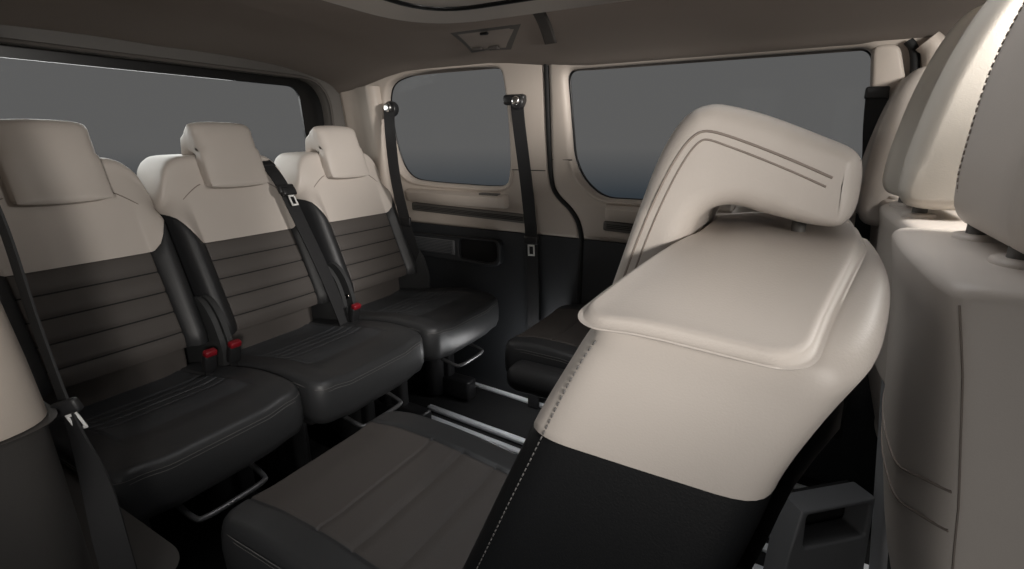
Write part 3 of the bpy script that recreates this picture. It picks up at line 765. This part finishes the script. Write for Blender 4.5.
# ------------------------------------------------------------------ floor rails
def rail(label, segs, rz=0.):
    t = thing('floor_rail', label, 'rail', (0, 0, 0), 0, 'aluminium seat rails in the floor')
    for (xa, ya, xb2, yb, w) in segs:
        a, b = Vector((xa, ya, .006)), Vector((xb2, yb, .006)); L = (b-a).length; an = math.atan2(yb-ya, xb2-xa)
        R = Matrix.Rotation(an, 3, 'Z'); c = (a+b)/2
        bm = bmesh.new()
        box(bm, c, (L, w, .012), .003, 2, R)
        for s in (-1, 1): box(bm, R @ Vector((0, s*w*.3, .006))+c, (L, w*.12, .003), .0008, 1, R)
        finish(bm, 'rail_strip', M['alu'], t, True, 40)
sl_ = -.055
rail('bright double aluminium floor rail nearer the camera, running under the centre seat', [(-1.22, 1.428, .32, 1.343, .028), (-1.22, 1.365, .32, 1.280, .028)])
rail('aluminium floor rail strips nearer the sliding door', [(-1.42, 1.700, .32, 1.61, .022), (-1.18, 1.748, -.86, 1.718, .026)])
rail('short aluminium floor rail by the console, nearest the open door', [(-.55, 1.235, .32, 1.190, .028), (-.55, 1.17, .32, 1.125, .028)])

# ------------------------------------------------------------------ console with open bin
t = thing('centre_console', 'grey plastic console with open bin and upright side panel behind the front seats', 'console', (.098, 1.05, 0), math.radians(43))
bo = [(-.014, .328), (.172, .328), (.172, .012), (-.055, .012), (-.034, .23)]
bi = round_poly([(0, .318), (.158, .318), (.158, .238), (0, .238)], .010, 4)
panel('bin', bo, [[(p.x, p.y) for p in bi]], .06, lambda u, v, w: (u, w+(.328-v)*-.06, v), M['plastic2'], t, bev=.006)
boxobj('bin_shade', (.078, .064, .275), (.18, .010, .10), M['cavity'], t, .002)  # closes the bin opening; its black colour stands for shade inside
boxobj('side_panel', (.216, .020, .310), (.022, .034, .61), M['plastic4'], t, .008, 3, Matrix.Rotation(math.radians(-10), 3, 'Y'))

# ------------------------------------------------------------------ roof fittings
t = thing('overhead_air_panel', 'flat air outlet panel with small nozzles in the roof lining above the quarter window', 'air vent')
PQ = [(-1.054, 1.428), (-.793, 1.427), (-.907, 1.565), (-1.072, 1.575)]
roof_plate('frame', PQ, M['trimg'], .003, t)
inn = [(-1.045, 1.434), (-.805, 1.433), (-.914, 1.558), (-1.064, 1.567)]
roof_plate('nozzle_plate', inn, M['roof'], .005, t)
for (x, y, a) in ((-1.020, 1.535, 0), (-.955, 1.533, .5)):
    p = onroof(x, y, .012); boxobj('nozzle', p, (.040, .016, .010), M['roofd'], t, .004)
p = onroof(-.93, 1.437, .010); boxobj('switch', p, (.028, .012, .008), M['black'], t, .003)
t = thing('grab_recess', 'slanted grip recess, its shade a dark colour, in the roof lining above the pillar', 'grip')
roof_plate('recess_shade_plate', [(-.727, 1.372), (-.687, 1.374), (-.726, 1.536), (-.771, 1.543)], M['roofd'], .006, t)  # flat plate on the lining; the recess's shade is put into its colour

# ------------------------------------------------------------------ camera, world, lights
cd = bpy.data.cameras.new('camera'); cam = bpy.data.objects.new('camera', cd); C.objects.link(cam)
cd.sensor_fit = 'HORIZONTAL'; cd.sensor_width = 36; cd.lens = 36*500/1024; cd.clip_start = .02
cam.location = (0, 0, 1.06); cam.rotation_euler = (math.radians(90-16), 0, math.radians(30))
S.camera = cam
W = bpy.data.worlds.new('world'); S.world = W; W.use_nodes = True
nt = W.node_tree; bg = nt.nodes['Background']
tc = nt.nodes.new('ShaderNodeTexCoord'); sp = nt.nodes.new('ShaderNodeSeparateXYZ'); mr = nt.nodes.new('ShaderNodeMapRange'); cr = nt.nodes.new('ShaderNodeValToRGB')
mr.inputs['From Min'].default_value = -.25; mr.inputs['From Max'].default_value = .25
nt.links.new(tc.outputs['Generated'], sp.inputs[0]); nt.links.new(sp.outputs['Z'], mr.inputs['Value']); nt.links.new(mr.outputs[0], cr.inputs[0]); nt.links.new(cr.outputs[0], bg.inputs[0])
E0 = cr.color_ramp; E0.elements[0].position = .30; E0.elements[0].color = (.036, .045, .054, 1); E0.elements[1].position = .475; E0.elements[1].color = (.117, .117, .116, 1)
bg.inputs[1].default_value = 1.
def area(name, loc, target, size, power, col=(1, 1, 1), sy=None):
    l = bpy.data.lights.new(name, 'AREA'); l.energy = power; l.color = col; l.size = size
    if sy: l.shape = 'RECTANGLE'; l.size_y = sy
    o = bpy.data.objects.new(name, l); C.objects.link(o); o.location = loc
    o.rotation_euler = (Vector(target)-Vector(loc)).to_track_quat('-Z', 'Y').to_euler(); return o
area('open_door_sky', (-.30, -.45, 2.0), (-.05, .5, .9), .6, 2.5, (1, .98, .96), .5)
area('added_door_fill', (.05, -1.1, .4), (-.3, 1.0, 1.35), 1.3, 3.8, (1, .94, .88), .6)  # low fill lamp added outside the door to brighten the ceiling
area('roof_window_daylight', (-.3, .92, 1.95), (-.3, .92, 0), 1.3, 8.5, (.97, .98, 1), .7)
area('rear_window_daylight', (-2.35, .9, 1.3), (0, .9, .9), 1.2, 7, (.98, 1, .97), .4)
area('added_cabin_fill', (.64, .95, 1.385), (-1.1, 1.4, .9), .22, 9, (1, .96, .91), .12)  # added lamp without a fixture, brightens the far wall and rear row
def spot(name, loc, target, cone, power, soft, col, blend=.7):
    l = bpy.data.lights.new(name, 'SPOT'); l.energy = power; l.spot_size = math.radians(cone); l.spot_blend = blend; l.shadow_soft_size = soft; l.color = col
    o = bpy.data.objects.new(name, l); C.objects.link(o); o.location = loc
    o.rotation_euler = (Vector(target)-Vector(loc)).to_track_quat('-Z', 'Y').to_euler()
spot('added_rear_row_spot', (.72, -.50, 1.2), (-1.5, 1.16, .92), 42, 74, .10, (1, .955, .90))  # narrow spot added to light the rear row, kept off the centre seat
spot('added_wall_spot', (.60, 1.0, 1.385), (-1.05, 1.64, .80), 44, 115, .05, (1, .955, .91))  # second added spot, brightens the far side wall and corner seat
pl = bpy.data.lights.new('added_rail_light', 'POINT'); pl.energy = 1.3; pl.shadow_soft_size = .04  # small point light added so that the floor rails show bright
po = bpy.data.objects.new('added_rail_light', pl); C.objects.link(po); po.location = (-.82, 1.56, .24)
S.view_settings.view_transform = 'Standard'; S.view_settings.look = 'None'
S.view_settings.exposure = 0; S.view_settings.gamma = 1; S.view_settings.use_curve_mapping = False
